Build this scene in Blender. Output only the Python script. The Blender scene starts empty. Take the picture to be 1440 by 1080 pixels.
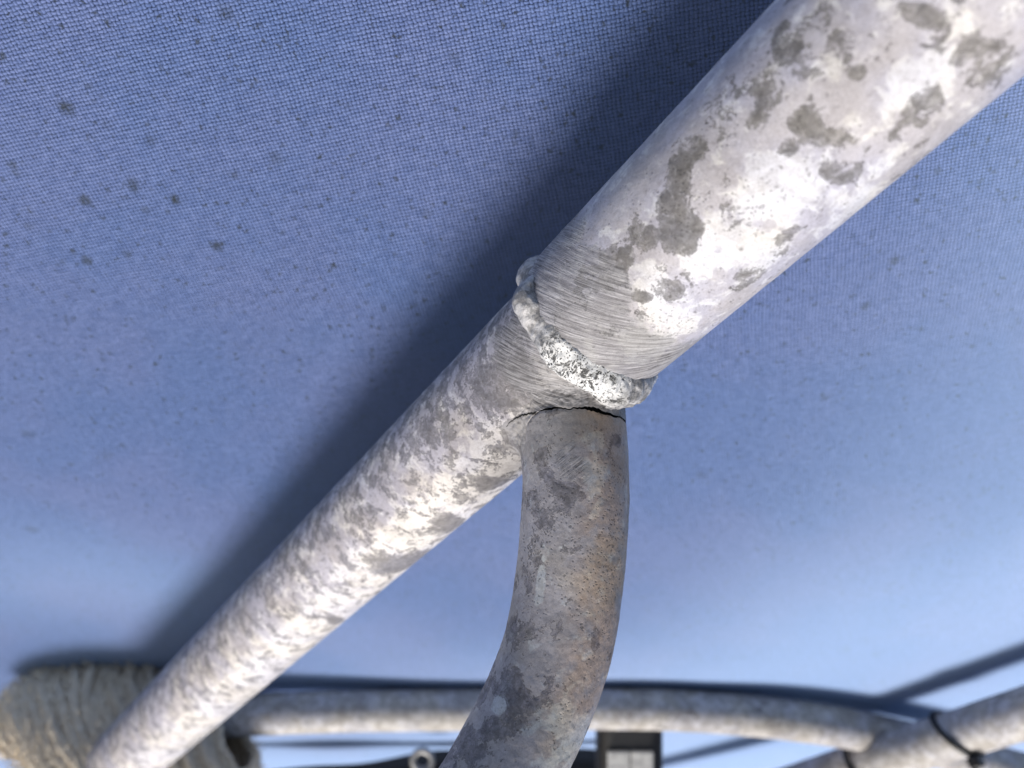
import bpy, math, random
import numpy as np
from mathutils import Matrix, Vector
random.seed(4)
rng = np.random.default_rng(7)
scene = bpy.context.scene

# ------------------------------------------------------------------ frame, camera, sky, sun
# Everything is laid out with the canvas in the plane z = CANVAS_Z ("bench frame", metres, eye at the origin)
# and turned as a whole so that the canvas leans towards the sky and the light comes from above.
PITCH = math.radians(42.9)
CP, SP = math.cos(PITCH), math.sin(PITCH)
LIGHT = Vector((-0.25, 0.385, -1.0)).normalized()      # towards the sun, bench frame
UP = Vector((0.62, 0.50, -0.60)).normalized()         # world up, bench frame
yax = (LIGHT - UP * LIGHT.dot(UP)).normalized()
xax = yax.cross(UP)
R3 = Matrix((xax, yax, UP))                           # bench -> world
W = R3.to_4x4()
ELEV = math.asin(LIGHT.dot(UP))

FPX = 1120.0                                          # focal length in pixels of a 1440 wide picture
cam = bpy.data.cameras.new('camera')
cam.sensor_width = 36.0
cam.lens = 36.0 * FPX / 1440.0
cam.clip_start = 0.005
cam.clip_end = 100
cam.dof.use_dof = True
cam.dof.focus_distance = 0.128
cam.dof.aperture_fstop = 16.0
co = bpy.data.objects.new('camera', cam)
scene.collection.objects.link(co)
cm = Matrix(((1, 0, 0), (0, -SP, -CP), (0, CP, -SP))).to_4x4()   # columns: right, up, back
co.matrix_world = W @ cm
scene.camera = co
scene.render.resolution_x, scene.render.resolution_y = 1024, 768

world = bpy.data.worlds.new('World')
scene.world = world
world.use_nodes = True
wn = world.node_tree
bg = wn.nodes['Background']
sky = wn.nodes.new('ShaderNodeTexSky')
sky.sky_type = 'NISHITA'
sky.sun_disc = False
sky.sun_elevation = ELEV
sky.sun_rotation = 0.0
sky.air_density = 1.0
sky.dust_density = 2.0
wn.links.new(sky.outputs[0], bg.inputs[0])
bg.inputs[1].default_value = 0.05

sl = bpy.data.lights.new('sun', 'SUN')
sl.energy = 3.3
sl.angle = math.radians(22)
sl.color = (1.0, 0.965, 0.925)
so = bpy.data.objects.new('sun', sl)
scene.collection.objects.link(so)
so.matrix_world = (R3 @ LIGHT).to_track_quat('Z', 'Y').to_matrix().to_4x4()

vs = scene.view_settings
vs.view_transform = 'Standard'
vs.look = 'None'
vs.exposure = 0.52
vs.gamma = 1.0
vs.use_curve_mapping = False

# ------------------------------------------------------------------ small maths
def P(x, y, d):
    """point (m, bench frame) seen at photo pixel x, y at depth d mm"""
    r = (x - 720) / FPX * d; u = (540 - y) / FPX * d
    return np.array((r, d * CP - u * SP, u * CP + d * SP)) * 0.001
def ray(x, y):
    v = P(x, y, 1.0); return v / np.linalg.norm(v)
def unit(v):
    v = np.asarray(v, float); return v / np.linalg.norm(v)
def sstep(a, b, x):
    t = np.clip((x - a) / (b - a), 0, 1); return t * t * (3 - 2 * t)

def _hash(ix, iy, iz, seed):
    h = (ix.astype(np.int64) * 374761393 + iy.astype(np.int64) * 668265263 + iz.astype(np.int64) * 2147483647 + seed * 974634777) & 0xFFFFFFFF
    h = ((h ^ (h >> 13)) * 1274126177) & 0xFFFFFFFF
    h = ((h ^ (h >> 16)) * 2246822519) & 0xFFFFFFFF
    return ((h ^ (h >> 15)) & 0xFFFFFF) / float(0xFFFFFF)
def vnoise(p, seed=0):
    i = np.floor(p); f = p - i; f = f * f * (3 - 2 * f)
    out = 0
    for dx in (0, 1):
        wx = f[:, 0] if dx else 1 - f[:, 0]
        for dy in (0, 1):
            wy = f[:, 1] if dy else 1 - f[:, 1]
            for dz in (0, 1):
                wz = f[:, 2] if dz else 1 - f[:, 2]
                out = out + wx * wy * wz * _hash(i[:, 0] + dx, i[:, 1] + dy, i[:, 2] + dz, seed)
    return out * 2 - 1
def fbm(p, oct=3, seed=0):
    a = 1.0; s = 0; t = 0
    for k in range(oct):
        s = s + a * vnoise(p * 2 ** k + 17.3 * k, seed + k); t += a; a *= 0.55
    return s / t

# ------------------------------------------------------------------ objects
def tag(o, label=None, cat=None, group=None, kind=None):
    if label: o['label'] = label
    if cat: o['category'] = cat
    if group: o['group'] = group
    if kind: o['kind'] = kind
    return o
def thing(name, base, label, cat, group=None, kind=None):
    o = bpy.data.objects.new(name, None); scene.collection.objects.link(o)
    o.empty_display_size = 0.01
    o.matrix_world = W @ Matrix.Translation(Vector(base))
    o['_base'] = [float(c) for c in base]
    return tag(o, label, cat, group, kind)
def mesh_obj(name, verts, faces, mat, parent=None, attrs=None, smooth=True, base=None):
    """verts in the bench frame (m)"""
    b = np.array(parent['_base'] if parent else (base if base is not None else (0, 0, 0)))
    v = np.asarray(verts, float) - b
    me = bpy.data.meshes.new(name)
    faces = np.asarray(faces)
    n, k = faces.shape
    me.vertices.add(len(v)); me.vertices.foreach_set('co', v.astype(np.float32).ravel())
    me.loops.add(n * k); me.loops.foreach_set('vertex_index', faces.astype(np.int32).ravel())
    me.polygons.add(n); me.polygons.foreach_set('loop_start', np.arange(0, n * k, k, dtype=np.int32))
    me.polygons.foreach_set('loop_total', np.full(n, k, dtype=np.int32))
    me.update(calc_edges=True)
    for an, av in (attrs or {}).items():
        av = np.asarray(av, np.float32)
        if av.ndim == 1:
            a = me.attributes.new(an, 'FLOAT', 'POINT'); a.data.foreach_set('value', av)
        else:
            a = me.attributes.new(an, 'FLOAT_VECTOR', 'POINT'); a.data.foreach_set('vector', av.ravel())
    if smooth: me.polygons.foreach_set('use_smooth', np.ones(n, dtype=bool))
    me.materials.append(mat)
    me.validate()
    o = bpy.data.objects.new(name, me); scene.collection.objects.link(o)
    if parent: o.parent = parent
    else:
        o.matrix_world = W @ Matrix.Translation(Vector(b))
    return o
def grid_faces(nr, nc, wrap=True, flip=False):
    r = np.arange(nr - 1)[:, None]; c = np.arange(nc if wrap else nc - 1)[None, :]
    c2 = (c + 1) % nc
    f = np.stack([r * nc + c, r * nc + c2, (r + 1) * nc + c2, (r + 1) * nc + c], -1).reshape(-1, 4)
    return f[:, ::-1] if flip else f

# ------------------------------------------------------------------ node helper
class NB:
    def __init__(s, name):
        s.m = bpy.data.materials.new(name); s.m.use_nodes = True
        s.t = s.m.node_tree; s.b = s.t.nodes['Principled BSDF']; s.out = s.t.nodes['Material Output']
    def n(s, typ, **kw):
        nd = s.t.nodes.new(typ)
        for k, v in kw.items(): setattr(nd, k, v)
        return nd
    def lk(s, a, inp):
        if hasattr(a, 'links') or isinstance(a, bpy.types.NodeSocket): s.t.links.new(a, inp)
        else: inp.default_value = a
    def attr(s, name, vec=False):
        nd = s.n('ShaderNodeAttribute', attribute_name=name); return nd.outputs['Vector' if vec else 'Fac']
    def obj(s): return s.n('ShaderNodeTexCoord').outputs['Object']
    def M(s, op, a, b=0.0, c=None, clamp=False):
        nd = s.n('ShaderNodeMath', operation=op, use_clamp=clamp)
        s.lk(a, nd.inputs[0]); s.lk(b, nd.inputs[1])
        if c is not None: s.lk(c, nd.inputs[2])
        return nd.outputs[0]
    def V(s, op, a, b=(0, 0, 0), scale=None):
        nd = s.n('ShaderNodeVectorMath', operation=op)
        s.lk(a, nd.inputs[0]); s.lk(b, nd.inputs[1])
        if scale is not None: s.lk(scale, nd.inputs['Scale'])
        return nd.outputs['Value' if op in ('DISTANCE', 'LENGTH', 'DOT_PRODUCT') else 'Vector']
    def map(s, v, loc=(0, 0, 0), rot=(0, 0, 0), sc=(1, 1, 1)):
        nd = s.n('ShaderNodeMapping'); s.lk(v, nd.inputs[0])
        nd.inputs[1].default_value = loc; nd.inputs[2].default_value = rot; nd.inputs[3].default_value = sc
        return nd.outputs[0]
    def noise(s, v, scale, detail=4, rough=0.55, dist=0.0, col=False, lac=2.0):
        nd = s.n('ShaderNodeTexNoise'); s.lk(v, nd.inputs['Vector'])
        nd.inputs['Scale'].default_value = scale; nd.inputs['Detail'].default_value = detail
        nd.inputs['Roughness'].default_value = rough; nd.inputs['Distortion'].default_value = dist
        nd.inputs['Lacunarity'].default_value = lac
        return nd.outputs['Color' if col else 'Fac']
    def vor(s, v, scale, feature='F1', rnd=1.0, smooth=None):
        nd = s.n('ShaderNodeTexVoronoi', feature=feature); s.lk(v, nd.inputs['Vector'])
        nd.inputs['Scale'].default_value = scale; nd.inputs['Randomness'].default_value = rnd
        return nd.outputs['Distance']
    def ss(s, v, a, b, lo=0.0, hi=1.0):
        nd = s.n('ShaderNodeMapRange', interpolation_type='SMOOTHSTEP'); s.lk(v, nd.inputs[0])
        s.lk(a, nd.inputs[1]); s.lk(b, nd.inputs[2]); nd.inputs[3].default_value = lo; nd.inputs[4].default_value = hi
        return nd.outputs[0]
    def mix(s, f, a, b, typ='MIX'):
        nd = s.n('ShaderNodeMix', data_type='RGBA', blend_type=typ)
        s.lk(f, nd.inputs[0])
        for v, i in ((a, 6), (b, 7)):
            if isinstance(v, tuple): v = (*v, 1.0) if len(v) == 3 else v
            s.lk(v, nd.inputs[i])
        return nd.outputs[2]
    def bump(s, h, strength, dist, prev=None):
        nd = s.n('ShaderNodeBump'); nd.inputs['Strength'].default_value = strength
        nd.inputs['Distance'].default_value = dist; s.lk(h, nd.inputs['Height'])
        if prev is not None: s.lk(prev, nd.inputs['Normal'])
        return nd.outputs[0]
    def done(s, col, rough=0.5, normal=None, spec=0.5, metal=0.0):
        s.lk((*col, 1.0) if isinstance(col, tuple) and len(col) == 3 else col, s.b.inputs['Base Color'])
        s.lk(rough, s.b.inputs['Roughness'])
        s.b.inputs['Specular IOR Level'].default_value = spec
        s.lk(metal, s.b.inputs['Metallic'])
        if normal is not None: s.lk(normal, s.b.inputs['Normal'])
        return s.m

# ------------------------------------------------------------------ materials
def tube_material(name, base, chalk, stain, dark, speck=1.0, streak=False, warm=None, bias=0.0, var=0.8, nsc=0.20, aw=0.42):
    b = NB(name)
    mm = b.V('SCALE', b.obj(), scale=1000.0)
    sa = b.attr('sa', True)                     # along / around the tube in mm
    src = b.map(sa, sc=(0.75, 0.55, 1.0), rot=(0, 0, 0.0)) if streak else mm
    wob = b.noise(mm, 0.35, 3, 0.6, col=True)
    wv = b.V('ADD', src, b.V('SCALE', b.V('SUBTRACT', wob, (0.5, 0.5, 0.5)), scale=4.5))
    wv = b.V('ADD', wv, b.V('SCALE', b.V('SUBTRACT', b.noise(mm, 1.5, 4, 0.65, col=True), (0.5, 0.5, 0.5)), scale=1.6))
    n1 = b.noise(wv, nsc if not streak else 0.46, 6, 0.64, 0.35)
    att = b.attr('stain')
    fld = b.M('ADD', b.M('ADD', b.M('MULTIPLY_ADD', b.M('SUBTRACT', n1, 0.5), var, 0.5), b.M('MULTIPLY', att, aw)), bias)
    # two stain levels with crisp ragged edges
    m1 = b.ss(fld, 0.54, 0.565)
    m1s = b.ss(fld, 0.50, 0.66)
    rim = b.M('MULTIPLY', b.ss(fld, 0.525, 0.555), b.M('SUBTRACT', 1.0, b.ss(fld, 0.56, 0.63)))
    m2 = b.ss(b.M('ADD', fld, b.M('MULTIPLY', b.M('SUBTRACT', b.noise(mm, 1.1, 6, 0.7), 0.5), 0.25)), 0.62, 0.70)
    # chalky bloom
    n2 = b.noise(b.V('ADD', mm, (31, 7, 11)), 0.28, 6, 0.65, 0.6)
    ch = b.ss(b.M('ADD', n2, b.M('MULTIPLY', b.attr('chalk'), 0.22)), 0.48, 0.60)
    fine = b.noise(mm, 4.0, 6, 0.75)
    mid = b.noise(mm, 1.3, 5, 0.65, 0.8)
    c = b.mix(ch, base, chalk)
    film = b.ss(b.noise(b.V('ADD', mm, (5, 60, 3)), 0.11, 6, 0.62, 0.8), 0.45, 0.62, 0.0, 0.45)
    sv = b.noise(mm, 0.55, 7, 0.72, 1.2)
    stain = b.mix(b.ss(sv, 0.36, 0.64), tuple(x * 0.62 for x in stain), tuple(x * 1.45 for x in stain))
    c = b.mix(film, c, b.mix(1.0, c, (0.66, 0.64, 0.62), 'MULTIPLY'))
    c = b.mix(b.M('MULTIPLY', m1s, 0.55), c, stain)
    c = b.mix(b.M('MULTIPLY', m1, b.ss(b.noise(mm, 0.7, 6, 0.7, 0.5), 0.35, 0.62, 0.1, 0.8)), c, stain)
    c = b.mix(b.M('MULTIPLY', rim, 0.45), c, dark)
    c = b.mix(b.M('MULTIPLY', m2, 0.5), c, dark)
    c = b.mix(b.ss(mid, 0.40, 0.70), c, b.mix(1.0, c, (0.82, 0.81, 0.80), 'MULTIPLY'))
    tint = b.noise(b.V('ADD', mm, (70, 2, 9)), 0.09, 3, 0.5)
    c = b.mix(b.ss(tint, 0.40, 0.60), b.mix(1.0, c, (0.98, 0.98, 1.04), 'MULTIPLY'), b.mix(1.0, c, (1.03, 1.0, 0.96), 'MULTIPLY'))
    if warm:
        wm = b.M('MULTIPLY', b.attr('warm'), b.ss(b.noise(mm, 0.22, 6, 0.6), 0.30, 0.62), clamp=True)
        c = b.mix(wm, c, b.mix(1.0, c, warm, 'MULTIPLY'))
    # peppery pits
    clus = b.ss(b.M('ADD', b.noise(mm, 0.45, 4, 0.6), b.M('MULTIPLY', b.attr('pepper'), 0.25)), 0.50, 0.66)
    sp1 = b.M('SUBTRACT', 1.0, b.ss(b.vor(b.V('ADD', mm, b.V('SCALE', wob, scale=1.5)), 1.6), b.M('MULTIPLY', b.noise(mm, 0.9, 2, 0.5), 0.34), 0.36))
    sp2 = b.M('SUBTRACT', 1.0, b.ss(b.vor(mm, 0.62), 0.13, 0.25))
    spk = b.M('MULTIPLY', b.M('MAXIMUM', b.M('MULTIPLY', sp1, clus), b.M('MULTIPLY', sp2, b.ss(mid, 0.5, 0.6))), 0.65 * speck, clamp=True)
    c = b.mix(spk, c, (0.05, 0.048, 0.045))
    # brushed filing marks
    br = b.attr('brush')
    sc = b.V('ADD', b.map(sa, rot=(0, 0, math.radians(-33)), sc=(1, 1, 1)), b.V('SCALE', b.V('SUBTRACT', b.noise(mm, 0.25, 2, 0.5, col=True), (0.5, 0.5, 0.5)), scale=0.2))
    sx = b.noise(b.map(sc, sc=(2.4, 0.10, 1.0)), 1.0, 5, 0.7)
    sy = b.noise(b.map(sc, loc=(9, 4, 0), sc=(5.2, 0.2, 1.0)), 1.0, 3, 0.7)
    scr = b.M('MULTIPLY', b.M('ADD', b.ss(sx, 0.42, 0.60), b.ss(sy, 0.45, 0.62)), 0.5)
    bm = b.ss(b.M('ADD', br, b.M('MULTIPLY', b.M('SUBTRACT', n2, 0.5), 1.2)), 0.35, 0.6)
    c = b.mix(b.M('MULTIPLY', bm, 0.68), c, b.mix(scr, (0.07, 0.068, 0.072), (0.54, 0.53, 0.55)))
    c = b.mix(b.ss(fine, 0.35, 0.7), b.mix(1.0, c, (0.88, 0.88, 0.88), 'MULTIPLY'), b.mix(1.0, c, (1.08, 1.08, 1.08), 'MULTIPLY'))
    # relief
    h = b.M('ADD', b.M('MULTIPLY', m1, -0.35), b.M('MULTIPLY', mid, 0.5))
    h = b.M('ADD', h, b.M('MULTIPLY', spk, -0.7))
    h = b.M('ADD', h, b.M('MULTIPLY', fine, 0.28))
    h = b.M('ADD', h, b.M('MULTIPLY', b.M('MULTIPLY', bm, scr), 0.55))
    nrm = b.bump(h, 0.75, 0.00016)
    ro = b.M('ADD', 0.58, b.M('MULTIPLY', m1, 0.15))
    return b.done(c, ro, nrm, 0.35)

M_sleeve = tube_material('weathered_sleeve_paint', (0.50, 0.49, 0.54), (0.70, 0.70, 0.72), (0.23, 0.225, 0.225), (0.10, 0.095, 0.09), 0.7, var=1.45, nsc=0.26, bias=0.0, aw=0.36)
M_tube = tube_material('weathered_tube_paint', (0.52, 0.50, 0.54), (0.76, 0.74, 0.74), (0.22, 0.215, 0.235), (0.15, 0.145, 0.15), 0.5, streak=True, var=1.1)
M_branch = tube_material('dirty_branch_paint', (0.47, 0.45, 0.455), (0.62, 0.64, 0.64), (0.24, 0.23, 0.25), (0.14, 0.135, 0.135), 0.75, var=1.4, aw=0.34, warm=(1.12, 0.93, 0.75))
M_rear = tube_material('rear_tube_paint', (0.44, 0.42, 0.40), (0.62, 0.61, 0.61), (0.26, 0.24, 0.23), (0.14, 0.13, 0.13), 0.5)

def weld_material(porous):
    b = NB('weld_metal')
    mm = b.V('SCALE', b.obj(), scale=1000.0)
    pr = b.attr('pepper')
    n = b.noise(mm, 0.5, 7, 0.65, 0.5); f = b.noise(mm, 3.5, 5, 0.7)
    c = b.mix(b.ss(n, 0.42, 0.60), (0.24, 0.235, 0.24), (0.58, 0.57, 0.58))
    c = b.mix(b.ss(pr, 0.2, 0.8), c, (0.88, 0.88, 0.88))
    v = b.vor(b.V('ADD', mm, b.V('SCALE', b.noise(mm, 1.2, 2, 0.5, col=True), scale=1.2)), 1.15)
    v2 = b.vor(mm, 2.3)
    holes = b.M('MAXIMUM', b.M('SUBTRACT', 1.0, b.ss(v, 0.18, 0.30)), b.M('SUBTRACT', 1.0, b.ss(v2, 0.18, 0.30)))
    gate = b.ss(b.M('ADD', b.M('MULTIPLY', pr, 0.5), b.noise(mm, 0.55, 4, 0.6)), 0.70, 0.88)
    holes = b.M('MULTIPLY', holes, gate)
    soot = b.M('MULTIPLY', b.ss(b.noise(b.V('ADD', mm, (3, 8, 1)), 0.45, 6, 0.72, 0.8), 0.53, 0.60), b.ss(pr, 0.15, 0.6), clamp=True)
    holes = b.M('MAXIMUM', b.M('MULTIPLY', holes, b.ss(b.noise(mm, 0.6, 3, 0.6), 0.38, 0.5)), b.M('MULTIPLY', soot, 0.92))
    c = b.mix(holes, c, (0.025, 0.023, 0.022))
    c = b.mix(b.ss(f, 0.3, 0.7), b.mix(1.0, c, (0.72, 0.72, 0.72), 'MULTIPLY'), c)
    h = b.M('ADD', b.M('MULTIPLY', f, 0.4), b.M('ADD', n, b.M('MULTIPLY', holes, -1.5)))
    return b.done(c, 0.36, b.bump(h, 0.9, 0.00030), 0.6)
M_weld = weld_material(1)

def canvas_material(spots):
    b = NB('blue_canvas')
    mm = b.V('SCALE', b.obj(), scale=1000.0)
    wob = b.V('SCALE', b.V('SUBTRACT', b.noise(mm, 0.10, 3, 0.5, col=True), (0.5, 0.5, 0.5)), scale=1.0)
    wob2 = b.V('SCALE', b.V('SUBTRACT', b.noise(mm, 1.3, 2, 0.5, col=True), (0.5, 0.5, 0.5)), scale=0.35)
    p = b.map(b.V('ADD', b.V('ADD', mm, wob), wob2), rot=(0, 0, math.radians(12)))
    sep = b.n('ShaderNodeSeparateXYZ'); b.lk(p, sep.inputs[0])
    kx, ky = 2 * math.pi / 1.60, 2 * math.pi / 1.45        # two threads per period
    X = b.M('MULTIPLY', sep.outputs[0], kx); Y = b.M('MULTIPLY', sep.outputs[1], ky)
    # plain weave: over/under checker of rounded warp and weft floats
    ov = b.M('MULTIPLY', b.M('SINE', X), b.M('SINE', Y))
    wx = b.M('ABSOLUTE', b.M('SINE', X)); wy = b.M('ABSOLUTE', b.M('SINE', Y))
    hw = b.M('MULTIPLY', b.M('POWER', wx, 0.5), b.M('ADD', 0.55, b.M('MULTIPLY', ov, 0.45)))
    hf = b.M('MULTIPLY', b.M('POWER', wy, 0.5), b.M('SUBTRACT', 0.55, b.M('MULTIPLY', ov, 0.45)))
    h = b.M('MAXIMUM', hw, hf)
    gap = b.M('SUBTRACT', 1.0, b.ss(h, 0.30, 0.66))
    var = b.noise(b.map(p, sc=(0.35, 2.2, 1)), 1.0, 3, 0.6)
    var2 = b.noise(b.map(p, sc=(2.2, 0.25, 1)), 1.0, 3, 0.6)
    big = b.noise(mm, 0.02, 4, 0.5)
    c = b.mix(b.ss(b.M('ADD', var, b.M('MULTIPLY', var2, 0.6)), 0.55, 1.05), (0.088, 0.134, 0.300), (0.145, 0.202, 0.405))
    c = b.mix(b.M('MULTIPLY', gap, b.ss(b.noise(mm, 0.9, 3, 0.6), 0.30, 0.60, 0.45, 1.0)), c, (0.014, 0.024, 0.065))
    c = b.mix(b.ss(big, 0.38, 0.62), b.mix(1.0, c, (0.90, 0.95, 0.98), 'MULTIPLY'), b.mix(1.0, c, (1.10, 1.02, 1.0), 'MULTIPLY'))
    # mildew: scattered small specks, a few larger blots
    wm = b.V('ADD', mm, b.V('SCALE', b.V('SUBTRACT', b.noise(mm, 0.8, 4, 0.6, col=True), (0.5, 0.5, 0.5)), scale=2.6))
    v1 = b.M('SUBTRACT', 1.0, b.ss(b.vor(b.map(wm, loc=(0, 0, 40), sc=(1, 1, 0)), 0.13), 0.055, 0.13))
    v2 = b.M('SUBTRACT', 1.0, b.ss(b.vor(b.map(wm, loc=(13, 5, 0), sc=(1, 1, 0)), 0.26), 0.06, 0.17))
    msk = b.M('ADD', b.M('MULTIPLY', v1, b.ss(b.noise(mm, 0.05, 3, 0.6), 0.46, 0.62, 0.0, 0.55)), b.M('MULTIPLY', v2, b.ss(b.noise(b.V('ADD', mm, (90, 20, 0)), 0.045, 3, 0.6), 0.42, 0.58, 0.12, 0.6)))
    v3 = b.M('SUBTRACT', 1.0, b.ss(b.vor(b.map(wm, loc=(3, 45, 0), sc=(1, 1, 0)), 0.45), 0.10, 0.25))
    msk = b.M('ADD', msk, b.M('MULTIPLY', v3, b.ss(b.noise(b.V('ADD', mm, (20, 70, 0)), 0.06, 4, 0.7), 0.40, 0.56, 0.50, 0.95)))
    for (sx, sy, rad, amp) in spots:
        d = b.V('DISTANCE', b.map(wm, sc=(1, 1, 0)), (sx, sy, 0))
        msk = b.M('ADD', msk, b.ss(d, rad * 0.25, rad * 1.25, amp, 0.0))
    brk = b.ss(b.noise(mm, 1.6, 4, 0.7), 0.36, 0.58, 0.45, 1.0)
    msk = b.M('MULTIPLY', b.M('MULTIPLY', msk, brk), 1.0, clamp=True)
    c = b.mix(msk, c, (0.030, 0.036, 0.042))
    n1 = b.bump(b.M('ADD', h, b.M('MULTIPLY', var, 0.3)), 0.9, 0.00035)
    mt = b.done(c, 0.85, n1, 0.2)
    sh = b.n('ShaderNodeBsdfSheen', distribution='ASHIKHMIN')      # yarn nap sheen, also standing in for stronger light on the far cloth
    sh.inputs['Color'].default_value = (0.27, 0.37, 0.50, 1.0); sh.inputs['Roughness'].default_value = 1.0
    ad = b.n('ShaderNodeAddShader'); b.lk(b.b.outputs[0], ad.inputs[0]); b.lk(sh.outputs[0], ad.inputs[1])
    b.lk(ad.outputs[0], b.out.inputs[0])
    return mt

def plain(name, c1, c2, rough=0.5, sc=1.0, bump=0.3, metal=0.0):
    b = NB(name); mm = b.V('SCALE', b.obj(), scale=1000.0)
    n = b.noise(mm, sc, 6, 0.65)
    return b.done(b.mix(b.ss(n, 0.35, 0.65), c1, c2), rough, b.bump(n, bump, 0.0003), 0.5, metal)
M_black = plain('black_plastic', (0.008, 0.008, 0.010), (0.016, 0.016, 0.018), 0.45)
M_void = plain('inside_of_crack', (0.010, 0.009, 0.008), (0.02, 0.018, 0.016), 0.9)
M_panel = plain('pale_panel', (0.42, 0.41, 0.40), (0.62, 0.61, 0.58), 0.6, 0.3)
M_steel = plain('dull_steel', (0.25, 0.25, 0.25), (0.42, 0.41, 0.40), 0.4, 0.6, 0.4, 0.4)
def rope_material():
    b = NB('weathered_rope'); mm = b.V('SCALE', b.obj(), scale=1000.0)
    sa = b.attr('sa', True)
    n = b.noise(b.map(sa, sc=(0.25, 2.2, 1)), 1.0, 5, 0.7); n2 = b.noise(mm, 0.12, 4, 0.6)
    c = b.mix(b.ss(n, 0.35, 0.65), (0.60, 0.49, 0.36), (0.96, 0.86, 0.71))
    c = b.mix(b.ss(n2, 0.4, 0.65, 0.0, 0.6), c, (0.58, 0.52, 0.44))
    return b.done(c, 0.95, b.bump(n, 0.7, 0.0005), 0.1)
M_rope = rope_material()
M_fibre = plain('frayed_fibre', (0.66, 0.57, 0.44), (0.92, 0.83, 0.68), 0.95)

# ------------------------------------------------------------------ canvas
CZ = 0.127
def canvas_z(x, y):
    """cloth height in m; the long curve is shaped to grade the light"""
    q = np.stack([x * 14, y * 14, x * 0], -1)
    yy = np.clip(y, -0.1, 0.5) - 0.27  # curve added so the near cloth turns away from the sun and darkens
    return CZ + 0.0012 * vnoise(q.reshape(-1, 3), 5).reshape(x.shape) + 0.36 * yy * yy + 0.009 * np.exp(-((x + 0.155) / 0.075) ** 2 - ((y - 0.275) / 0.07) ** 2)
def canvas_xy(px, py):
    r = ray(px, py); z = CZ
    for _ in range(12):
        p = r * (z / r[2]); z = float(canvas_z(np.array([p[0]]), np.array([p[1]]))[0])
    return p[:2] * 1000
spots = []
for (x, y, rp, a) in [(93, 151, 13, .95), (120, 283, 11, .9), (187, 261, 12, .75), (246, 281, 9, 1.0), (305, 346, 10, .85),
                      (318, 18, 14, .5), (125, 122, 7, .55), (3, 78, 8, .9), (212, 198, 10, .4), (122, 367, 9, .75), (180, 357, 8, .6), (330, 246, 9, .5),
                      (150, 175, 9, .25), (18, 232, 7, .7), (22, 243, 6, .5), (40, 318, 9, .4), (388, 222, 12, .4), (205, 295, 7, .6),
                      (40, 610, 12, .4), (45, 745, 12, .45), (150, 640, 10, .3), (1258, 367, 9, .8), (1217, 430, 8, .7), (1290, 283, 6, .5),
                      (1400, 170, 6, .4), (1160, 560, 7, .6), (1190, 912, 8, .4), (1232, 920, 8, .4), (985, 668, 8, .4), (265, 105, 6, .4), (168, 80, 5, .5),
                      (600, 300, 9, .3), (640, 80, 10, .35), (490, 150, 7, .3), (725, 190, 7, .5)]:
    c = canvas_xy(x, y); c2 = canvas_xy(x + rp, y)
    spots.append((c[0], c[1], np.linalg.norm(c2 - c), a))
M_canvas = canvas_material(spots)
def sheet(name, x0, x1, y0, y1, nx, ny, mat, thick=0.0012):
    xs = np.linspace(x0, x1, nx); ys = np.linspace(y0, y1, ny)
    X, Y = np.meshgrid(xs, ys)
    Z = canvas_z(X, Y)
    lo = np.stack([X, Y, Z], -1).reshape(-1, 3); up = lo + np.array((0, 0, thick))
    f = grid_faces(ny, nx, False)
    n = nx * ny
    rim = []
    idx = np.arange(n).reshape(ny, nx)
    loop = list(idx[0, :]) + list(idx[1:, -1]) + list(idx[-1, -2::-1]) + list(idx[-2:0:-1, 0])
    for a, c in zip(loop, loop[1:] + loop[:1]): rim.append((a, a + n, c + n, c))
    F = np.concatenate([f[:, ::-1], f + n, np.array(rim)])
    return mesh_obj(name, np.concatenate([lo, up]), F, mat)
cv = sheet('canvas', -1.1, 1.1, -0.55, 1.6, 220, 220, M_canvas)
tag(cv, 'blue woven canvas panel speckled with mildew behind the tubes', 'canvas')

# ------------------------------------------------------------------ main tube, sleeve, weld
VP = np.array((-370.0, 1580.0))
AX = unit(P(VP[0], VP[1], 1.0))                   # direction of the tube, away from the eye
J0 = P(833, 450, 134.9)                           # axis at the sleeve end
E1 = -(J0 - AX * J0.dot(AX)); E1 = unit(E1)       # towards the eye
E2 = np.cross(AX, E1)
# make E2 point to the lower right of the picture
if E2.dot(P(930, 520, 130) - J0) < 0: E2 = -E2
RT, RS = 0.0125, 0.0140
def hit(px, py, R):
    """(s, arc) in mm where the pixel's ray meets the tube of radius R; silhouette rays slide onto the edge"""
    d = ray(px, py); o = -J0
    dp = d - AX * d.dot(AX); op = o - AX * o.dot(AX)
    A = dp.dot(dp); B = 2 * dp.dot(op); C = op.dot(op) - R * R
    D = B * B - 4 * A * C
    t = (-B - math.sqrt(max(D, 0))) / (2 * A)
    q = o + d * t
    th = math.atan2(q.dot(E2), q.dot(E1))
    return np.array((q.dot(AX) * 1000, th * R * 1000))
def blobs(S, ARC, R, lst):
    out = np.zeros_like(S)
    for (x, y, rx, ry, ang, amp) in lst:
        a = math.radians(ang)
        c = hit(x, y, R)
        u = hit(x + 4 * math.cos(a), y + 4 * math.sin(a), R) - c
        v = hit(x - 4 * math.sin(a), y + 4 * math.cos(a), R) - c
        Mx = np.array([u * rx / 4, v * ry / 4]).T
        if abs(np.linalg.det(Mx)) < 1e-4: continue
        Mi = np.linalg.inv(Mx)
        dx, dy = S - c[0], ARC - c[1]
        p = Mi[0, 0] * dx + Mi[0, 1] * dy; q = Mi[1, 0] * dx + Mi[1, 1] * dy
        r = np.sqrt(p * p + q * q)
        w = amp * (1 - sstep(0.55, 1.45, r))
        out = np.where(np.abs(w) > np.abs(out), w, out) if amp < 0 else np.maximum(out, w)
    return out
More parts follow.
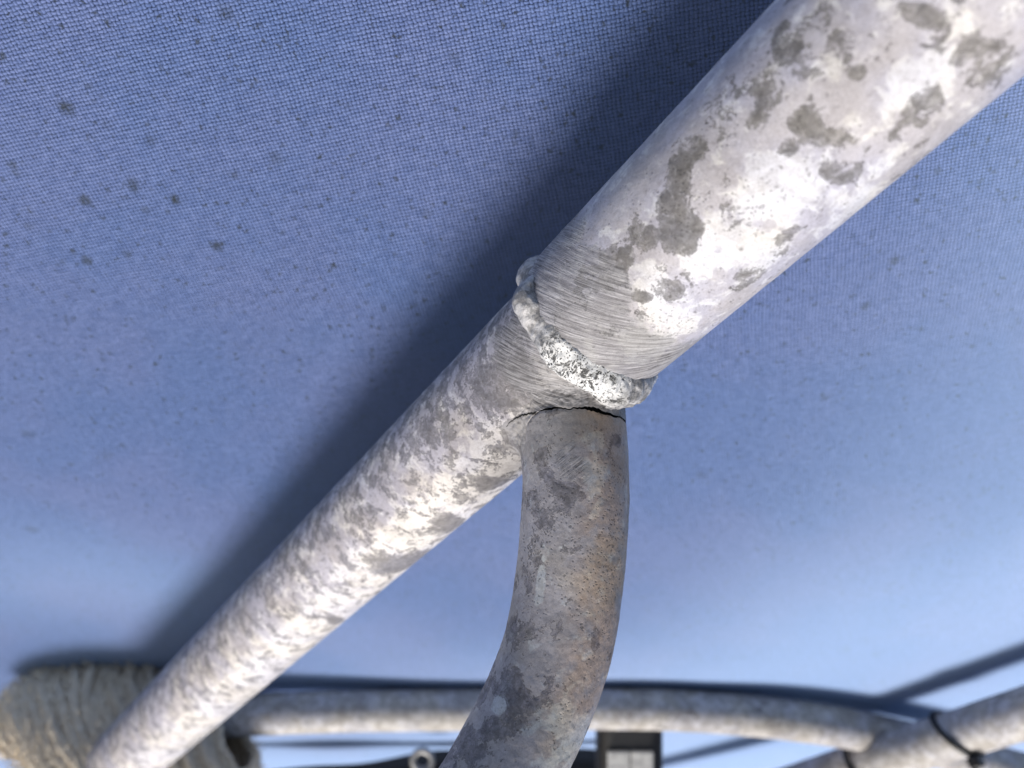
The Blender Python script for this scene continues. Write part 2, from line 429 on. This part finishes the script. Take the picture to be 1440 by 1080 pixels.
def tube(name, s0, s1, R, ns, nt, mat, parent, fields, rough=0.05, seed=0):
    S = np.linspace(s0, s1, ns); TH = np.linspace(-math.pi, math.pi, nt, endpoint=False)
    SS, TT = np.meshgrid(S, TH, indexing='ij'); s = SS.ravel(); t = TT.ravel()
    rad = (np.cos(t)[:, None] * E1 + np.sin(t)[:, None] * E2)
    base = J0 + s[:, None] * 0.001 * AX + rad * R
    n = fbm(base * 1000 * 0.35, 3, seed) * rough + fbm(base * 1000 * 1.2, 2, seed + 9) * rough * 0.35
    v = J0 + s[:, None] * 0.001 * AX + rad * (R + n * 0.001)[:, None]
    arc = t * R * 1000
    at = fields(s, t, arc); at['sa'] = np.stack([s, arc, s * 0], -1)
    flip = np.cross(E1, E2).dot(AX) > 0
    return mesh_obj(name, v, grid_faces(ns, nt, True, not flip), mat, parent, at)

frame = thing('cracked_tube_frame', J0, 'big pitted white tube crossing the picture with welded sleeve and cracked curved branch', 'tube frame')

def f_sleeve(s, t, arc):
    st = blobs(s, arc, RS, [
        (970, 205, 25, 24, 0, .75), (956, 245, 20, 36, 0, .75), (946, 290, 27, 30, 0, .75), (962, 328, 34, 32, 0, .7),
        (902, 332, 22, 22, 0, .7), (872, 360, 38, 22, -40, .65), (835, 392, 40, 26, -35, .5), (942, 410, 20, 18, 0, .65), (903, 418, 15, 8, 0, .6),
        (1132, 182, 28, 22, 40, .62), (1108, 215, 18, 22, 0, .5), (1180, 200, 36, 18, 10, .5), (1185, 240, 42, 20, 0, .45),
        (1100, 55, 14, 32, 15, .6), (1206, 103, 13, 12, 0, .8), (1040, 290, 22, 26, 0, .3), (1290, 20, 34, 18, 20, .6), (1130, 60, 60, 40, 0, .35),
        (1100, 345, 38, 14, -35, .5), (1060, 385, 40, 14, -40, .45), (1382, 95, 44, 36, -20, .5), (1300, 155, 40, 22, -30, .4), (1262, 182, 24, 18, 0, .35),
        (1040, 130, 40, 60, 40, .35), (1000, 185, 30, 20, 0, .2)])
    st = st * 1.35 - 0.36 + blobs(s, arc, RS, [(860, 285, 28, 70, 40, -.5), (930, 190, 26, 70, 40, -.55), (1010, 90, 22, 60, 38, -.5), (1090, 270, 60, 36, -30, -.5), (1010, 375, 22, 30, 0, -.4), (1260, 120, 60, 24, -35, -.3)])
    ch = blobs(s, arc, RS, [(1090, 270, 70, 40, -30, 1), (1055, 350, 50, 32, 0, 1), (1290, 105, 70, 30, -35, .9), (915, 405, 22, 40, 0, 1), (985, 360, 30, 40, 0, .8), (930, 470, 60, 30, -30, .7), (1200, 290, 60, 12, -38, .6)]) * 1.0 - 0.15
    pe = blobs(s, arc, RS, [(1050, 290, 40, 34, 0, 1), (960, 290, 34, 60, 0, .5), (1000, 190, 40, 30, 0, .6), (930, 440, 90, 40, -35, .35)])
    br = (1 - sstep(4, 22, -s)) * 1.0 + blobs(s, arc, RS, [(830, 400, 50, 45, 0, .5)])
    wm = 0 * s
    return {'stain': st, 'chalk': ch, 'pepper': pe, 'brush': np.clip(br, 0, 1), 'warm': wm}
tube('sleeve_tube', -190, -0.6, RS, 620, 420, M_sleeve, frame, f_sleeve, 0.06, 3)

def f_tube(s, t, arc):
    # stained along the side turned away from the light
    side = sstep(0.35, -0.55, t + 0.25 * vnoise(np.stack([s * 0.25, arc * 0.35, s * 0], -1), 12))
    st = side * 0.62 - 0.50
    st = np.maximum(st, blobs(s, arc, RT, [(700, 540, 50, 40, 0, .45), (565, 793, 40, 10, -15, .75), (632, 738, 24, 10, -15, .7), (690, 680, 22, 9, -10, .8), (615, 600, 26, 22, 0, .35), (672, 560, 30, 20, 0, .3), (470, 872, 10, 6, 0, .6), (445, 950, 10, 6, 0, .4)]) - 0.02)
    ch = sstep(-0.15, 0.45, t) * 0.8 - 0.1 + blobs(s, arc, RT, [(688, 604, 12, 9, 0, 1.5), (704, 628, 24, 20, 0, 1.0)])
    pe = blobs(s, arc, RT, [(690, 590, 40, 40, 0, .5)]) - 0.3
    br = (1 - sstep(9, 17, s)) * sstep(-1.2, -0.6, t) * 0.9
    return {'stain': st, 'chalk': ch, 'pepper': pe, 'brush': br, 'warm': 0 * s}
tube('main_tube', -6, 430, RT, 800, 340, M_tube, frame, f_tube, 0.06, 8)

def weld_bead():
    ns, nt = 60, 900
    PH = np.linspace(0, 2 * math.pi, ns, endpoint=False); TH = np.linspace(-math.pi, math.pi, nt, endpoint=False)
    TT, PP = np.meshgrid(TH, PH, indexing='ij'); t = TT.ravel(); ph = PP.ravel()
    def g(c, w): return np.exp(-((t - c) / w) ** 2)
    cen = 0.9 + 0.35 * np.sin(3 * t + 1) + 0.25 * np.sin(7 * t) - 0.9 * g(0.35, 0.5) + 0.5 * g(1.0, .3) - 0.6 * g(1.35, .25)
    hw = 2.6 + 0.25 * np.sin(5 * t + 2) + 0.8 * g(0.35, 0.5) + 1.3 * g(1.0, .3) + 0.5 * g(-.9, .25)
    ht = 1.5 + 0.5 * g(-1.42, 0.16) + 1.5 * g(-0.75, 0.19) + 0.6 * g(0.55, .35) + 1.3 * g(1.15, .30) - 0.9 * g(-1.10, .12) - .9 * g(-.38, .16)
    sgn = np.abs(np.cos(ph)) ** 0.9 * np.sign(np.cos(ph))
    s = cen + hw * sgn
    rr = RS * 1000 - 0.9 + ht * np.maximum(np.sin(ph), -0.6) ** 1 + 0.0
    rad = np.cos(t)[:, None] * E1 + np.sin(t)[:, None] * E2
    v = J0 + (s * 0.001)[:, None] * AX + rad * (rr * 0.001)[:, None]
    q = v * 1000
    rip = 0.0
    dn = fbm(q * 0.38, 4, 21) * (0.8 - 0.55 * sstep(-.45, -.75, t)) + g(1.0, .4) * (1 - 2 * np.abs(fbm(q * 0.5, 3, 51))) * 0.8 + g(0.3, .5) * fbm(q * 0.7, 3, 55) * 0.4 + rip + fbm(q * 2.2, 2, 31) * 0.05
    v = v + rad * (dn * 0.001 * np.maximum(np.sin(ph), 0.0))[:, None] + AX * (fbm(q * 0.5 + 50, 3, 41) * 0.0006)[:, None]
    pep = g(0.20, 0.42) * 1.0 + 0.45 * g(0.75, 0.3)
    arc = t * RS * 1000
    return mesh_obj('weld_bead', v, grid_faces(nt, ns, True, False)[:0].tolist() or closed(nt, ns), M_weld, frame, {'pepper': pep, 'sa': np.stack([s, arc, s * 0], -1)})
def closed(a, b, flip=False):
    r = np.arange(a)[:, None]; c = np.arange(b)[None, :]; r2 = (r + 1) % a; c2 = (c + 1) % b
    f = np.stack([r * b + c, r * b + c2, r2 * b + c2, r2 * b + c], -1).reshape(-1, 4)
    return f[:, ::-1] if flip else f
weld_bead()

# ------------------------------------------------------------------ curved branch, fillet, crack
def spline(pts, n):
    pts = np.array(pts); m = len(pts)
    pp = np.concatenate([[2 * pts[0] - pts[1]], pts, [2 * pts[-1] - pts[-2]]])
    out = []
    for i in range(m - 1):
        p0, p1, p2, p3 = pp[i:i + 4]
        t = np.linspace(0, 1, 60, endpoint=False)[:, None]
        out.append(0.5 * ((2 * p1) + (-p0 + p2) * t + (2 * p0 - 5 * p1 + 4 * p2 - p3) * t ** 2 + (-p0 + 3 * p1 - 3 * p2 + p3) * t ** 3))
    c = np.concatenate(out + [pts[-1:]])
    L = np.concatenate([[0], np.cumsum(np.linalg.norm(np.diff(c, axis=0), axis=1))])
    u = np.linspace(0, L[-1], n)
    return np.stack([np.interp(u, L, c[:, k]) for k in range(3)], -1), u
RB = 0.0090
bpts = [P(807, 597, 137.5), P(809, 650, 135.4), P(809, 710, 134), P(804, 780, 133), P(794, 860, 132.2), P(776, 935, 131), P(746, 1010, 129), P(700, 1100, 125.5), P(640, 1200, 121), P(560, 1320, 115)]
cur, ulen = spline(bpts, 520)
B0 = cur[0]; BT = unit(cur[6] - cur[0])                 # crack ring centre, direction down the branch
bF = unit(-B0 - BT * (-B0).dot(BT)); bG = np.cross(BT, bF)
if bG[0] < 0: bG = -bG                                   # bG to picture right
flipB = np.cross(bF, bG).dot(BT) > 0
nt = 420
TH = np.linspace(-math.pi, math.pi, nt, endpoint=False)  # 0 faces the eye, + to the right
def crack_line(t):
    z = np.stack([t * 3.0, t * 0, t * 0], -1)
    f = 0.30 * vnoise(z, 3) + 0.16 * vnoise(z * 3.1, 4) + 0.10 * vnoise(z * 9, 5)
    f = f + 0.55 * sstep(0.25, 0.75, t) - 0.5 * sstep(-0.1, 0.1, t) * (1 - sstep(0.2, .3, t)) * .4
    return f - 0.3 + 0.5 * sstep(-.5, -1.5, t)            # mm along BT
def crack_gap(t):
    z = np.stack([t * 7.0, t * 0, t * 0], -1)
    return (0.30 + 0.12 * vnoise(z, 6) + 0.36 * np.exp(-((t - 0.42) / 0.22) ** 2) + 0.06 * np.exp(-((t - 1.0) / 0.4) ** 2) - 0.15 * np.exp(-((t + 1.3) / 0.5) ** 2)) * sstep(-1.35, -0.8, t)
# frames along the branch
tan = np.gradient(cur, axis=0); tan /= np.linalg.norm(tan, axis=1)[:, None]
F = [bF]
for k in range(1, len(cur)):
    f = F[-1] - tan[k] * F[-1].dot(tan[k]); F.append(unit(f))
F = np.array(F); G = np.array([np.cross(tan[k], F[k]) for k in range(len(cur))])
if G[0].dot(bG) < 0: G = -G
def branch():
    n = len(cur)
    t = np.tile(TH, n); k = np.repeat(np.arange(n), nt)
    rad = np.cos(t)[:, None] * F[k] + np.sin(t)[:, None] * G[k]
    u = ulen[k] * 1000
    c = cur[k]
    q = (c + rad * RB) * 1000
    nz = fbm(q * 0.3, 3, 61) * 0.12 + fbm(q * 1.3, 3, 71) * 0.05
    lip = -0.12 * np.exp(-(u / 0.25) ** 2) - 0.10 * np.exp(-(u / 2.5) ** 2) * sstep(-0.75, -1.3, t) * sstep(-2.9, -2.3, t)
    v = c + rad * (RB + (nz + lip) * 0.001)[:, None]
    off = (crack_line(t) + crack_gap(t) * 0.5) * (1 - sstep(0, 9, u))
    v = v + BT * (off * 0.001)[:, None]
    st = -0.36 + 0.32 * sstep(0.2, -0.8, t) + 0.25 * np.exp(-((u - 50) / 12) ** 2) * sstep(.4, -.2, t) + .25 * np.exp(-((u - 11) / 4) ** 2 - ((t + .15) / .35) ** 2)
    ch = -0.35 + 0.7 * sstep(30, 60, u) * sstep(-0.2, 0.7, t)
    wm = sstep(-0.15, 0.5, t) * (1 - sstep(36, 60, u)) * 1.2
    pe = -0.05 + 0.35 * np.exp(-((u - 22) / 10) ** 2) + 0 * t
    br = 0.55 * np.exp(-((u - 8) / 5) ** 2) * (1 - sstep(0.0, .9, np.abs(t + .1)))
    Xc = v[:, 0]; Dc = v[:, 1] * CP + v[:, 2] * SP; Uc = v[:, 2] * CP - v[:, 1] * SP
    px = 720 + FPX * Xc / Dc; py = 540 - FPX * Uc / Dc; front = np.cos(t) > 0.05
    def bl(lst):
        o_ = 0 * t
        for (x, y, rx, ry, amp) in lst:
            j = np.argmin((px - x) ** 2 + (py - y) ** 2 + np.where(front, 0, 1e9))
            k_ = 1120.0 / (Dc[j] * 1000)
            du = (u - u[j]) * k_; da = (t - t[j]) * RB * 1000 * k_
            w_ = amp * (1 - sstep(0.5, 1.5, np.sqrt((da / rx) ** 2 + (du / ry) ** 2)))
            o_ = o_ + w_
        return o_
    st = st + bl([(795, 695, 20, 18, .5), (770, 660, 16, 30, .2), (866, 620, 12, 10, .5), (757, 760, 12, 50, .3), (838, 905, 8, 14, .8), (692, 1015, 14, 24, .45), (735, 960, 18, 22, .2), (790, 990, 22, 34, .3), (720, 870, 14, 20, .35), (765, 640, 22, 10, .2), (850, 760, 16, 12, .25)])
    st = st - bl([(760, 830, 8, 40, .5), (700, 995, 14, 14, .6), (792, 1008, 18, 26, .5), (830, 640, 20, 40, .3), (840, 700, 14, 30, .3)])
    ch = ch + bl([(760, 825, 7, 38, 1.2), (702, 990, 12, 14, 1.3), (790, 1010, 16, 24, .9), (810, 1040, 30, 30, .9), (835, 640, 18, 40, .6), (838, 700, 12, 26, .6), (715, 960, 10, 14, .6)])
    pe = pe + bl([(850, 655, 20, 50, .4), (860, 770, 20, 70, .6), (790, 700, 40, 60, .3), (830, 830, 30, 40, .3)])
    at = {'stain': st, 'chalk': ch, 'warm': wm, 'pepper': pe, 'brush': br, 'sa': np.stack([u, t * RB * 1000, u * 0], -1)}
    mesh_obj('branch_tube', v, grid_faces(n, nt, True, not flipB), M_branch, frame, at)
branch()
def fillet():
    nr = 70
    t = TH
    rad = np.cos(t)[:, None] * bF + np.sin(t)[:, None] * bG
    Qc = B0 + rad * RB + BT * ((crack_line(t) - crack_gap(t) * 0.5) * 0.001)[:, None]
    Q = Qc + BT * 0.04
    # meet the main tube going back along -BT
    d = -BT; o = Q - J0
    dp = d - AX * d.dot(AX); op = o - (o @ AX)[:, None] * AX
    A = dp.dot(dp); B = 2 * (op @ dp); C = (op * op).sum(1) - (RT * 1.0) ** 2
    D = np.maximum(B * B - 4 * A * C, 0)
    tt = np.maximum((-B - np.sqrt(D)) / (2 * A), 0.0002)
    Pi = Q + d * tt[:, None]
    below = (Pi - Qc) @ BT                      # how far below the crack the surfaces meet
    lowq = Pi + BT * 0.0035
    k = sstep(-0.0018, 0.0004, below)[:, None]
    Q = Qc * (1 - k) + (Pi + BT * (0.0035 + 0.0035 * np.exp(-((t + 1.45) / 0.5) ** 2))[:, None]) * k
    ext = 3.8 + 3.2 * np.exp(-((t + 1.35) / 0.6) ** 2) + 0.8 * np.sin(3 * t + 1) * .4
    Pz = Pi + rad * (ext * 0.001)[:, None] + d * 0.0008
    o = Pz - J0; al = o @ AX; pr = o - al[:, None] * AX
    L = np.linalg.norm(pr, axis=1)
    P0 = J0 + al[:, None] * AX + pr / L[:, None] * (RT - 0.00025)
    w = np.linspace(0, 1, nr)[:, None, None]
    V = (1 - w) ** 2 * P0 + 2 * w * (1 - w) * Pi + w ** 2 * Q
    V = V.reshape(-1, 3)
    ww = np.repeat(np.linspace(0, 1, nr), nt); t2 = np.tile(t, nr)
    r2 = np.cos(t2)[:, None] * bF + np.sin(t2)[:, None] * bG
    amp = np.sin(np.clip(ww, 0, 1) * math.pi) ** 0.5
    q = V * 1000
    V = V + r2 * ((fbm(q * 0.35, 4, 81) * 0.75 + fbm(q * 1.6, 3, 91) * 0.22) * 0.001 * amp)[:, None]
    V = V + r2 * (-0.10e-3 * np.exp(-((1 - ww) / 0.03) ** 2))[:, None]
    at = {'stain': -0.25 + 0 * ww, 'chalk': -0.1 + .5 * sstep(-.6, -1.3, t2), 'warm': 0.0 * ww, 'pepper': -0.1 + 0 * ww,
          'brush': 0.9 * (1 - sstep(0.2, .9, np.abs(t2 + .25))), 'sa': np.stack([(V - J0) @ AX * 1000, t2 * RB * 1000, ww * 0], -1)}
    mesh_obj('weld_fillet', V, grid_faces(nr, nt, True, not flipB), M_fil, frame, at)
M_fil = tube_material('fillet_metal', (0.32, 0.31, 0.32), (0.55, 0.54, 0.55), (0.26, 0.255, 0.26), (0.14, 0.135, 0.13), 0.6)
fillet()
def hairline():
    from mathutils.bvhtree import BVHTree
    vs_, fs_ = [], []
    for nm in ('weld_fillet', 'main_tube'):
        me = bpy.data.objects[nm].data; b0 = len(vs_)
        vs_ += [tuple(np.array(v.co) + J0) for v in me.vertices]
        fs_ += [[b0 + i for i in p.vertices] for p in me.polygons]
    T = BVHTree.FromPolygons(vs_, fs_)
    pts = [(712, 600), (718, 593), (724, 589), (731, 585), (738, 583), (746, 581.5), (754, 580.5), (762, 578), (770, 578)]
    V = []
    n = 70
    pp = np.array(pts, float); L = np.linspace(0, len(pts) - 1, n)
    X = np.interp(L, range(len(pts)), pp[:, 0]); Y = np.interp(L, range(len(pts)), pp[:, 1])
    for k in range(n):
        f = k / (n - 1)
        y = Y[k] + 0.9 * math.sin(k * 0.9) * math.sin(k * .37)
        w = 0.5 + 1.3 * f ** 0.7
        for o_ in (-w, w):
            d = Vector(ray(X[k], y + o_))
            h = T.ray_cast(Vector((0, 0, 0)), d)[0]
            if h is None: h = d * 0.128
            V.append(np.array(h) - np.array(d) * 0.00006)
    f_ = [(2 * k, 2 * k + 1, 2 * k + 3, 2 * k + 2) for k in range(n - 1)]
    # flat dark ribbon just above the surface, in place of the crack's shaded depth
    mesh_obj('hairline_crack', V, np.array(f_), M_void, frame)
hairline()
def inner():
    n = 8; us = np.linspace(-6, 4, n)
    t = np.tile(TH[::6], n); u = np.repeat(us, len(TH[::6]))
    rad = np.cos(t)[:, None] * bF + np.sin(t)[:, None] * bG
    v = B0 + BT * (u * 0.001)[:, None] + rad * (RB - 0.0011)
    mesh_obj('crack_interior', v, grid_faces(n, len(TH[::6]), True, not flipB), M_void, frame)
inner()

# ------------------------------------------------------------------ rear frame: cross tube and side tube
def sweep(name, pts, R, n, nt, mat, parent, rough=0.1, seed=0, fields=None):
    c, u = spline(pts, n)
    tn = np.gradient(c, axis=0); tn /= np.linalg.norm(tn, axis=1)[:, None]
    f0 = unit(-c[0] - tn[0] * (-c[0]).dot(tn[0])); Fs = [f0]
    for k in range(1, n): Fs.append(unit(Fs[-1] - tn[k] * Fs[-1].dot(tn[k])))
    Fs = np.array(Fs); Gs = np.cross(tn, Fs)
    th = np.linspace(-math.pi, math.pi, nt, endpoint=False)
    t = np.tile(th, n); k = np.repeat(np.arange(n), nt)
    rad = np.cos(t)[:, None] * Fs[k] + np.sin(t)[:, None] * Gs[k]
    q = (c[k] + rad * R) * 1000
    v = c[k] + rad * (R + fbm(q * 0.25, 3, seed) * rough * 0.001)[:, None]
    z = 0 * t
    at = {'stain': z - 0.15, 'chalk': z + 0.1, 'warm': z + 0.3, 'pepper': z - 0.2, 'brush': z, 'sa': np.stack([u[k] * 1000, t * R * 1000, z], -1)}
    if fields: at.update(fields(u[k] * 1000, t))
    o = mesh_obj(name, v, grid_faces(n, nt, True, True), mat, parent, at)
    return c, o
def Pz(x, y, z):
    r = ray(x, y); return r * (z * 0.001 / r[2])
rb = np.array([0.15, 0.32, 0.118])
rear = thing('rear_tube_frame', rb, 'thinner blurred grey white tubes along the bottom, welded where they cross', 'tube frame')
CT = 120.0
sweep('cross_tube', [Pz(-420, 1075, CT), Pz(-60, 1046, CT), Pz(180, 1018, CT), Pz(400, 1003, CT), Pz(620, 998, CT), Pz(860, 996, CT), Pz(980, 1000, CT), Pz(1100, 1011, CT - 1), Pz(1240, 1034, CT - 2), Pz(1400, 1074, CT - 3), Pz(1560, 1120, CT - 5), Pz(1900, 1240, CT - 8)], 0.0079, 300, 96, M_rear, rear, 0.12, 5)
K2 = 1900.0
q0 = P(1446, 1001, 285.0)
sweep('side_tube', [q0 - AX * 0.20, q0 - AX * 0.1, q0, q0 + AX * 0.10, q0 + AX * 0.3, q0 + AX * 0.55], 0.0084, 260, 96, M_rear, rear, 0.12, 15)

# cable ties on the side tube
def tie_pos(x):
    # point of the side tube axis under picture column x
    best = None
    for k in np.linspace(-0.15, 0.4, 1200):
        p = q0 + AX * k
        dd = p[1] * CP + p[2] * SP; xx = 720 + FPX * p[0] / dd
        if best is None or abs(xx - x) < best[0]: best = (abs(xx - x), p)
    return best[1]
def cable_tie(c, tilt, tail, label):
    root = thing('cable_tie', c, label, 'cable tie', 'black cable ties on the side tube')
    e1 = unit(-c - AX * (-c).dot(AX)); e2 = np.cross(AX, e1)
    if e2[0] < 0: e2 = -e2
    n, m = 72, 8
    th = np.linspace(0, 2 * math.pi, n, endpoint=False); V = []
    for a in th:
        rd = math.cos(a) * e1 + math.sin(a) * e2
        cc = c + rd * 0.0092 + AX * (tilt * math.sin(a))
        for j in range(m):
            b = 2 * math.pi * j / m
            V.append(cc + AX * 0.0013 * math.cos(b) + rd * 0.0007 * math.sin(b))
    mesh_obj('band', V, closed(n, m, True), M_black, root)
    hd = c + (math.cos(1.15) * e1 + math.sin(1.15) * e2) * 0.0110 + AX * tilt * math.sin(1.15)
    box('head', hd, (0.0022, 0.0019, 0.0022), (AX, e2, e1), M_black, root, 0.0007)
    tube_poly('tail', [hd, hd + P(0, 0, 0) + tail * 0.45 + e1 * 0.002, hd + tail], 0.0011, M_black, root)
    return root
def box(name, c, half, axes, mat, parent, bev=0.0005, seg=2, base=None):
    """rounded box: half sizes along three axes"""
    import bmesh
    bm = bmesh.new(); bmesh.ops.create_cube(bm, size=2.0)
    for v in bm.verts: v.co = Vector((v.co.x * half[0], v.co.y * half[1], v.co.z * half[2]))
    bmesh.ops.bevel(bm, geom=bm.edges[:], offset=bev, segments=seg, affect='EDGES', profile=0.5)
    A = np.array([unit(a) for a in axes])
    for v in bm.verts:
        p = np.array(v.co) @ A + c
        v.co = Vector(p - np.array(parent['_base'] if parent else (0, 0, 0)))
    bmesh.ops.recalc_face_normals(bm, faces=bm.faces[:])
    me = bpy.data.meshes.new(name); bm.to_mesh(me); bm.free(); me.materials.append(mat)
    me.polygons.foreach_set('use_smooth', np.zeros(len(me.polygons), dtype=bool))
    o = bpy.data.objects.new(name, me); scene.collection.objects.link(o)
    if parent: o.parent = parent
    return o
def tube_poly(name, pts, R, mat, parent, n=24, m=10, taper=None):
    c, u = spline(pts, n)
    tn = np.gradient(c, axis=0); tn /= np.linalg.norm(tn, axis=1)[:, None]
    a0 = unit(np.cross(tn[0], (0.3, 0.2, 0.9))); V = []; Fc = a0
    for k in range(n):
        Fc = unit(Fc - tn[k] * Fc.dot(tn[k])); Gc = np.cross(tn[k], Fc)
        rr = R * (1 if taper is None else 1 + (taper - 1) * k / (n - 1))
        for j in range(m):
            b = 2 * math.pi * j / m; V.append(c[k] + (math.cos(b) * Fc + math.sin(b) * Gc) * rr)
    f = grid_faces(n, m, True, True).tolist()
    nv = len(V); V.append(c[0]); V.append(c[-1])
    for j in range(m):
        f.append([nv, j, (j + 1) % m, (j + 1) % m]); f.append([nv + 1, (n - 1) * m + (j + 1) % m, (n - 1) * m + j, (n - 1) * m + j])
    q = [x for x in f if len(set(x)) == 4]
    return mesh_obj(name, V, np.array(q), mat, parent)
downv = P(720, 640, 300) - P(720, 540, 300)
cable_tie(tie_pos(1345), -0.004, unit(downv) * 0.010 + np.array((0.001, 0, 0)), 'black cable tie with knotted tail near the right edge, on the blurred side tube')
cable_tie(tie_pos(1212), -0.001, unit(downv) * 0.008, 'lower left black cable tie where the cross tube meets the side tube')

# ------------------------------------------------------------------ rope wrap
def rope_wrap():
    C = P(186, 1042, 312)
    root = thing('rope_wrap', C, 'frayed beige rope wound round the cross tube behind the main tube', 'rope')
    ax = unit(P(345, 1036, 322) - P(10, 1060, 318))
    vdir = unit(-C - ax * (-C).dot(ax)); up = np.cross(ax, vdir)
    if up[2] < 0: up = -up
    N = 17; Lh = 0.041
    fib = []; core = []
    for i in range(N):
        f = -1 + 2 * (i + 0.5) / N
        prof = (1 - abs(f) ** 2.4) ** 0.5
        R = 0.0365 * (0.12 + 0.88 * prof) * random.uniform(0.96, 1.03)
        cc = C + ax * (f * Lh)
        lean = 0.75 - 0.30 * f + random.uniform(-0.03, 0.03)       # turns lean over
        nrm = unit(ax + up * lean * 1.0 + vdir * 0.25)
        a = unit(vdir - nrm * vdir.dot(nrm)); b2 = np.cross(nrm, a)
        n, m = 120, 14
        th = np.linspace(0, 2 * math.pi, n, endpoint=False); ph = np.linspace(0, 2 * math.pi, m, endpoint=False)
        cr = np.cos(th)[:, None] * a + np.sin(th)[:, None] * b2
        cr = cr - vdir * 0.5 * (cr @ vdir)[:, None]; core.append(cc + cr * (R - 0.0008))
        T, PHI = np.meshgrid(th, ph, indexing='ij'); T = T.ravel(); PHI = PHI.ravel()
        rd = np.cos(T)[:, None] * a + np.sin(T)[:, None] * b2
        rw = 0.0021 * (1 + 0.12 * np.sin(T * 26 + PHI * 1.0 + i))
        wav = 0.0012 * np.sin(T * 3 + i * 1.3) + 0.0007 * np.sin(T * 7 + i)
        rd = rd - vdir * 0.5 * (rd @ vdir)[:, None]
        V = cc + rd * (R + rw * np.cos(PHI))[:, None] + nrm * (rw * 0.95 * np.sin(PHI) + wav)[:, None]
        q = V * 1000
        V = V + rd * (fbm(q * 0.4, 3, i) * 0.0006)[:, None]
        mesh_obj('rope_turn', V, closed(n, m), M_rope, root, {'sa': np.stack([T * R * 1000, PHI * 3.0, T * 0 + i], -1)})
        for k in range(420):
            tt = random.uniform(0, 2 * math.pi); pp = random.uniform(-1.1, 1.1)
            r_ = math.cos(tt) * a + math.sin(tt) * b2; r_ = r_ - vdir * 0.5 * r_.dot(vdir); tg = -math.sin(tt) * a + math.cos(tt) * b2
            p = cc + r_ * (R + 0.0023 * math.cos(pp)) + nrm * 0.0023 * math.sin(pp)
            dr = unit(r_ * random.uniform(0.2, 1.0) + tg * random.uniform(-1, 1) + nrm * random.uniform(-.7, .7))
            L = random.uniform(0.002, 0.0058); sd = unit(np.cross(dr, -p)) * 0.00022
            fib.append((p - sd, p + sd, p + dr * L + r_ * 0.0003))
    core = np.array(core).reshape(-1, 3)
    mesh_obj('rope_core', core, grid_faces(N, 120), M_rope, root, {'sa': core * 1000})
    V = np.array(fib).reshape(-1, 3); Fc = np.arange(len(V)).reshape(-1, 3)
    o = mesh_obj('frayed_fibres', V, Fc, M_fibre, root); o['kind'] = 'stuff'
rope_wrap()

# ------------------------------------------------------------------ black fitting, strap, eye
def fitting():
    C = P(884, 1050, 322)
    X = np.array((1.0, 0, 0)); Yv = unit(P(884, 1000, 322) - P(884, 1100, 322)); Z = np.cross(X, Yv)
    root = thing('fitting', C, 'black rounded fitting with a pale grey panel hanging under the cross tube', 'fitting')
    box('housing', C, (0.0132, 0.0175, 0.008), (X, Yv, Z), M_black, root, 0.0055, 5)
    front = -unit(C)
    zz = Z if Z.dot(front) > 0 else -Z
    for k in (-1, 1):
        box('pale_panel', C + zz * 0.0079 + X * (0.0046 * k - 0.0005) - Yv * 0.0105, (0.0044, 0.0125, 0.0012), (X, Yv, zz), M_panel, root, 0.0005)
    box('hanger', C + Yv * 0.0165, (0.0080, 0.0035, 0.004), (X, Yv, Z), M_black, root, 0.002)
    return root
fitting()
def strap():
    C = P(470, 1092, 372)
    root = thing('dark_strap', C, 'flat black strap at the bottom edge below the cross tube', 'strap')
    pts = [P(200, 1120, 372), P(360, 1118, 372), P(480, 1106, 372), P(620, 1092, 372), P(760, 1088, 372), P(900, 1092, 372)]
    c, u = spline(pts, 60)
    Yv = unit(P(0, 0, 400) - P(0, 100, 400)); bk = unit(np.cross((1, 0, 0), Yv))
    V = []
    for k in range(60):
        w = 0.0105 + 0.0008 * math.sin(k * .4)
        for (a, b_) in ((-1, -.2), (-1, .2), (1, .2), (1, -.2)):
            V.append(c[k] + Yv * w * a + bk * 0.005 * b_ + bk * 0.0015 * math.sin(k * .3 + a))
    mesh_obj('webbing', V, grid_faces(60, 4, True, False), M_black, root, smooth=False)
strap()
def eye():
    C = P(594, 1069, 352)
    root = thing('eye_bolt', C, 'small pale metal eye in front of the black strap', 'eye bolt')
    Yv = unit(P(0, 0, 400) - P(0, 100, 400)); X = np.array((1.0, 0, 0)); Z = np.cross(X, Yv)
    n, m = 40, 12; V = []
    for a in np.linspace(0, 2 * math.pi, n, endpoint=False):
        rd = math.cos(a) * X + math.sin(a) * Yv
        for b_ in np.linspace(0, 2 * math.pi, m, endpoint=False):
            V.append(C + rd * (0.0042 + 0.0014 * math.cos(b_)) + Z * 0.0014 * math.sin(b_))
    mesh_obj('ring', V, closed(n, m, True), M_steel, root)
    tube_poly('shank', [C - Yv * 0.005, C - Yv * 0.009 , C - Yv * 0.016], 0.0036, M_steel, root)
eye()
for o in bpy.data.objects:
    if '_base' in o: del o['_base']
